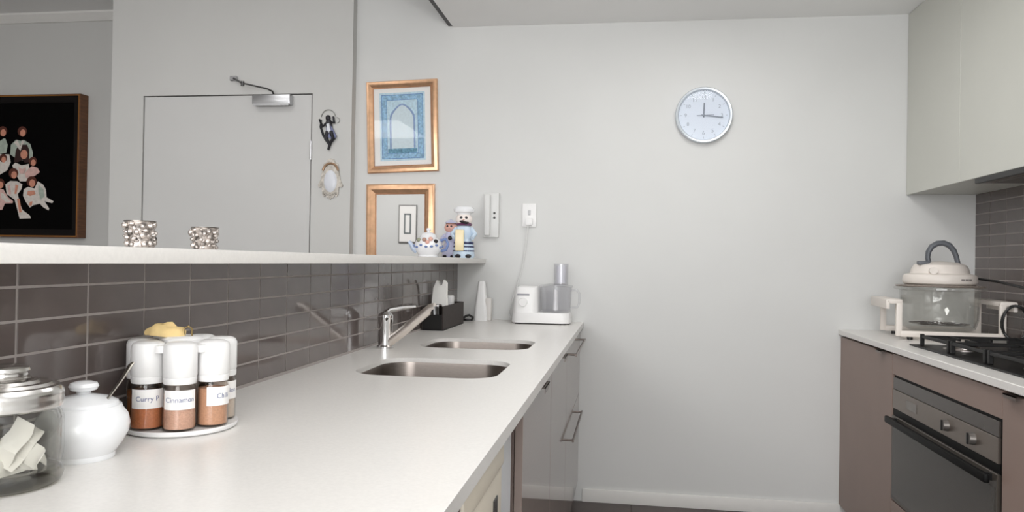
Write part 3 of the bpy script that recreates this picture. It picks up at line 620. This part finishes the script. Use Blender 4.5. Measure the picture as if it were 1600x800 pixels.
B().box(-w/2+.03, w/2-.03, -h/2+.03, h/2-.03, .002, .006).out('mat_board', mat('mat_board', (236, 234, 231), .8), t)
def printmat(name, c, v): return mat(name, c, .8, var=v, scale=90)
pr = B().box(-.123, .123, -.180, .180, .006, .0066).out('print_sheet', printmat('print_pale_blue', (190, 214, 226), .12), t)
def ringpoly(b, x, y, wd, z0, z1):
    b.box(-x, x, y-wd, y, z0, z1).box(-x, x, -y, -y+wd, z0, z1).box(-x, -x+wd, -y+wd, y-wd, z0, z1).box(x-wd, x, -y+wd, y-wd, z0, z1)
b = B(); ringpoly(b, .112, .168, .026, .0066, .0070); b.out('print_border', printmat('print_blue', (146, 182, 208), .30), pr)
b = B(); ringpoly(b, .113, .170, .004, .0070, .0072); ringpoly(b, .086, .143, .003, .0070, .0072); b.out('print_border_line', printmat('print_deep_blue', (112, 146, 190), .2), pr)
ap = [(-.060, -.128), (.060, -.128), (.060, .035)]+[(.060*math.cos(R(a)), .035+.062*math.sin(R(a))*(1+.25*max(0, math.sin(R(a)))**6)) for a in range(10, 180, 10)]+[(-.060, .035)]
B().prism([(x*1.16, y*1.04+.004) for x, y in ap], Matrix.Translation((0, 0, .0066)), .0004).out('print_arch_band', printmat('print_grey_blue', (138, 160, 196), .15), pr)
B().prism(ap, Matrix.Translation((0, 0, .0070)), .0003).out('print_arch', printmat('print_white_blue', (206, 220, 226), .06), pr)
B().box(-.08, .08, -.140, -.116, .0074, .0077).out('print_base_band', printmat('print_teal', (110, 154, 176), .4), pr)
B().box(-w/2+.034, w/2-.034, -h/2+.034, h/2-.034, .0085, .0095).out('glazing', pane, t)
t = thing('gilt_mirror', 'gilt-framed wall mirror partly behind the bar ledge', 'mirror'); t.matrix_world = BACK(-1.181, D-.001, 1.365) @ Matrix.Rotation(R(.8), 4, 'Z')
w, h = .37, .484
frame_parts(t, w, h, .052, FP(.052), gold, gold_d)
B().box(-w/2+.04, w/2-.04, -h/2+.04, h/2-.04, .002, .007).out('mirror_glass', mat('mirror_silver', (222, 222, 222), .015, 1), t)
t = thing('wall_intercom', 'tall white intercom handset unit on wall above the ledge end', 'intercom'); t.matrix_world = BACK(-.695, D-.0005, 1.447)
B().box(-.041, .041, -.116, .116, 0, .024, .006, 2).out('back_plate', mat('intercom_white', (214, 214, 212), .45), t)
B().box(-.034, -.002, -.108, .108, .024, .044, .010, 3).out('handset', mat('intercom_white', (214, 214, 212), .45), t)
for y in (.010, -.014): B().cyl((.018, y, .022), (.018, y, .028), .006, seg=14).out('button', black, t)
t = thing('power_outlet', 'white power outlet plate on wall above the food processor', 'outlet'); t.matrix_world = BACK(-.498, D-.0005, 1.4485)
B().box(-.036, .036, -.060, .060, 0, .009, .003, 2).out('plate', white_p, t)
B().box(-.007, .007, .0, .026, .009, .013, .002).out('rocker', mat('rocker_grey', (190, 190, 192), .5), t)
pl = B().box(-.018, .018, -.052, -.016, .009, .03, .005, 2).out('plug', white_p, t)
pts = [(-.500, D-.025, 1.40), (-.506, D-.02, 1.36), (-.514, D-.012, 1.28), (-.530, D-.012, 1.18), (-.556, D-.014, 1.08), (-.580, D-.02, 1.0), (-.590, D-.05, .945), (-.575, D-.08, .925), (-.555, D-.11, .93)]
tag(B().tube(pts, .0035, 8).out('appliance_cord', mat('cord_white', (220, 220, 218), .5)), 'thin white cord hanging from the outlet to the food processor', 'cord')
# ornaments on the entry wall
t = thing('dancer_ornament', 'small black dancing-figure metal ornament on the entry wall', 'ornament'); t.matrix_world = BACK(-1.563, YE-.001, 1.888) @ Matrix.Rotation(R(6), 4, 'Z')
om = mat('blackened_metal', (50, 49, 53), .4, .6, bump=.5, bscale=150)
b = B().ball((.0, .062, .008), .014, (1, 1.15, .6), 12).tube([(0, .05, .008), (.002, .02, .008), (.004, -.008, .008)], [.013, .019, .015], 10, flat=.6)
b.tube([(-.012, .035, .008), (-.034, .020, .010), (-.048, .060, .010)], [.008, .007, .005], 8).tube([(.014, .038, .008), (.032, .032, .010), (.030, .066, .010)], [.008, .007, .005], 8)
b.tube([(-.006, -.01, .008), (-.020, -.048, .010), (-.002, -.080, .008), (-.014, -.106, .008)], [.014, .011, .009, .006], 10).tube([(.012, -.012, .008), (.022, -.050, .012), (.0, -.075, .012)], [.014, .011, .007], 10)
b.tube([(-.040, .058, .006), (-.046, .02, .006), (-.034, -.03, .006), (-.02, -.05, .006)], [.004, .006, .006, .004], 8); b.out('figure', om, t)
B().prism([(-.012, .015), (.016, .018), (.040, -.040), (.024, -.058), (.000, -.045), (-.014, -.030)], Matrix.Translation((0, 0, .006)), .010).out('skirt', mat('enamel_slate_blue', (104, 108, 138), .35, .3), t)
B().prism([(-.008, .03), (.008, .03), (.012, -.015), (-.006, -.018)], Matrix.Translation((0, 0, .014)), .005).out('bodice', mat('pearl', (214, 216, 222), .3), t)
B().tube([(.040*math.cos(R(a)), .060+.046*math.sin(R(a)), .004) for a in range(10, 175, 11)], .0022, 6).out('scroll', mat('grey_wire', (140, 140, 136), .5, .5), t)
B().tube([(.048+.012*math.cos(R(a)), .045+.014*math.sin(R(a)), .003) for a in range(-100, 120, 20)], .0015, 6).out('tail_scroll', mat('grey_wire', (140, 140, 136), .5, .5), t)
t = thing('hamsa_ornament', 'silver hand-shaped ornament with pearly centre on the entry wall', 'ornament'); t.matrix_world = BACK(-1.551, YE-.001, 1.624)
hs = mat('antique_silver', (176, 170, 162), .4, .6, var=.3, scale=60, bump=.6, bscale=120)
outl = [(0, .112), (.016, .108), (.024, .094), (.040, .082), (.046, .05), (.054, .0), (.070, -.03), (.062, -.042), (.048, -.036), (.044, -.078), (.034, -.092), (.024, -.082), (.018, -.096), (.010, -.094), (0, -.106), (-.010, -.094), (-.018, -.096), (-.024, -.082), (-.034, -.092), (-.044, -.078), (-.048, -.036), (-.062, -.042), (-.070, -.03), (-.054, .0), (-.046, .05), (-.040, .082), (-.024, .094), (-.016, .108)]
B().prism(outl[::-1], Matrix.Translation((0, 0, 0)), .006).out('hand_plate', hs, t)
B().lathe([(0, .014), (.020, .0125), (.032, .009), (.036, .006)], (0, -.008, 0), 28, 1, 1.6).out('pearl_centre', mat('pearl', (214, 216, 222), .3), t)
b = B().tube([(.044*math.cos(R(a)), .034+.052*math.sin(R(a)), .008) for a in range(15, 170, 10)], .006, 8); b.out('crest', mat('copper_tone', (168, 138, 112), .4, .6, bump=.4, bscale=100), t)
b = B()
for k in range(-2, 3): b.ball((k*.016, -.078+abs(k)*.003, .007), .006, (1, 1.3, .6), 8)
b.out('beading', hs, t)
# family portrait
t = thing('family_portrait', 'large framed family portrait on black ground on the hall wall', 'picture'); w, h = 1.22, .92
t.matrix_world = BACK(-3.458-w/2, 4.499, 1.772)
wood = mat('dark_walnut', (104, 66, 38), .35, 0, var=.3, scale=30, stretch=(3, 3, .4)); gl = mat('gold_line', (176, 120, 60), .35, .7)
def border(name, prof, m):
    b = B(); rr = []
    for sx, sy in ((-1, -1), (1, -1), (1, 1), (-1, 1)): rr.append([b.bm.verts.new((sx*(w/2-i), sy*(h/2-i), z)) for i, z in prof])
    n = len(prof)
    for k in range(4):
        for q in range(n): b.bm.faces.new((rr[k][q], rr[(k+1) % 4][q], rr[(k+1) % 4][(q+1) % n], rr[k][(q+1) % n]))
    return b.out(name, m, t)
border('frame', [(0, 0), (0, .072), (.004, .076), (.006, .076), (.006, 0)], wood)
border('gold_slip', [(.0062, 0), (.0062, .077), (.012, .077), (.013, .074), (.013, 0)], gl)
border('inner_frame', [(.0132, 0), (.0132, .073), (.030, .070), (.052, .062), (.052, 0)], mat('ebonised_wood', (14, 9, 8), .5, spec=.2))
cv = B().box(-w/2+.0525, w/2-.0525, -h/2+.0525, h/2-.0525, .002, .058).out('photo_sheet', mat('portrait_black', (4, 3, 3), .8, spec=.08), t)
def pc(cx, cy): return ((cx/4-122)*.00458+w/2, -((cy/4+180)-261)*.00412)      # photo crop px -> portrait plane
cloth = mat('print_white', (214, 206, 198), .8, var=.12, scale=50); clothg = mat('print_pale_green', (168, 178, 166), .8, var=.15, scale=50); skin = mat('print_skin', (206, 142, 118), .8, var=.1, scale=60); hair = mat('print_hair', (84, 42, 30), .8); pinkc = mat('print_pink', (214, 176, 168), .8, var=.12, scale=50); hairb = mat('print_dark_hair', (48, 24, 22), .8)
zz = [.0582]
def ell(cx, cy, rx, ry, rot=0, n=18): return [pc(cx+rx*math.cos(2*math.pi*k/n)*math.cos(rot)-ry*math.sin(2*math.pi*k/n)*math.sin(rot), cy+rx*math.cos(2*math.pi*k/n)*math.sin(rot)+ry*math.sin(2*math.pi*k/n)*math.cos(rot)) for k in range(n)]
def flat(name, poly, m, par):
    zz[0] += .00015; return B().prism(poly, Matrix.Translation((0, 0, zz[0])), .0001).out(name, m, par)
def figure(body, bm_, hx, hy, hr, hm_, parts=()):
    f = flat('printed_figure', [pc(*p) for p in body], bm_, cv)
    for pp, mm in parts: flat('printed_detail', [pc(*p) for p in pp], mm, f)
    flat('printed_hair', ell(hx, hy-hr*.25, hr*1.12, hr*1.2), hm_, f)
    flat('printed_face', ell(hx+hr*.15, hy+hr*.15, hr*.66, hr*.86), skin, f)
figure([(45, 250), (48, 190), (80, 158), (110, 165), (130, 160), (170, 185), (188, 240), (186, 280), (100, 290)], clothg, 118, 112, 26, hair)
figure([(0, 150), (12, 150), (28, 190), (20, 240), (-30, 250), (-40, 180)], clothg, -6, 110, 26, hair)
figure([(60, 320), (80, 302), (120, 320), (165, 310), (170, 380), (150, 420), (110, 420), (80, 370)], cloth, 128, 246, 34, hairb, [([(70, 300), (82, 220), (100, 190), (150, 190), (165, 220), (166, 300), (140, 305), (125, 285), (95, 300)], hairb)])
figure([(-30, 250), (40, 250), (50, 300), (30, 350), (-20, 380)], cloth, 2, 280, 22, hair)
figure([(160, 345), (185, 325), (220, 335), (236, 362), (205, 385), (180, 392), (150, 400), (140, 370)], pinkc, 190, 300, 23, hair)
figure([(20, 440), (50, 418), (95, 420), (128, 440), (122, 470), (100, 500), (115, 560), (132, 600), (180, 635), (185, 652), (115, 655), (100, 600), (80, 535), (30, 500)], cloth, 70, 376, 27, hair, [([(96, 530), (112, 530), (128, 612), (112, 618)], skin)])
figure([(138, 470), (165, 455), (205, 465), (225, 420), (258, 440), (276, 470), (282, 520), (326, 545), (318, 556), (270, 545), (300, 590), (296, 602), (262, 582), (240, 560), (200, 570), (178, 585), (150, 545), (134, 510)], cloth, 186, 428, 28, hair)
figure([(-40, 470), (8, 470), (40, 520), (72, 545), (70, 558), (20, 560), (4, 600), (-40, 600)], pinkc, -14, 440, 26, hair)
for pts_, m_ in (([(70, 175), (92, 160), (110, 200), (120, 162), (140, 172), (124, 190), (112, 230)], cloth), ([(100, 330), (126, 345), (150, 330), (138, 372), (112, 372)], pinkc), ([(34, 448), (50, 440), (58, 500), (46, 505)], pinkc), ([(86, 440), (104, 446), (92, 500), (80, 498)], skin), ([(165, 480), (205, 478), (214, 500), (180, 512), (160, 505)], skin), ([(180, 548), (196, 545), (190, 575), (172, 570)], skin), ([(230, 440), (262, 470), (270, 515), (246, 535), (232, 490)], clothg), ([(-8, 490), (14, 500), (44, 534), (60, 552), (30, 552), (0, 530)], cloth)):
    flat('printed_detail', [pc(*p) for p in pts_], m_, cv)
# framed print on the wall behind the camera (seen only in the mirror)
t = thing('small_frame', 'slim framed print seen reflected in the gilt mirror', 'picture'); t.matrix_world = Matrix.Translation((-2.98, REAR+.001, 1.70)) @ Matrix.Rotation(R(180), 4, 'Z') @ Matrix.Rotation(R(90), 4, 'X')
B().box(-.13, .13, -.26, .26, 0, .018, .003).out('frame', mat('grey_frame', (120, 118, 116), .5), t); B().box(-.115, .115, -.245, .245, .018, .020).out('mat_board', mat('mat_board', (236, 234, 231), .8), t)
B().box(-.05, .05, -.14, .14, .020, .0215).out('print_sheet', mat('print_grey', (96, 104, 106), .7), t); B().box(-.03, .03, -.12, .12, .0215, .022).out('print_centre', mat('mat_board', (236, 234, 231), .8), t)
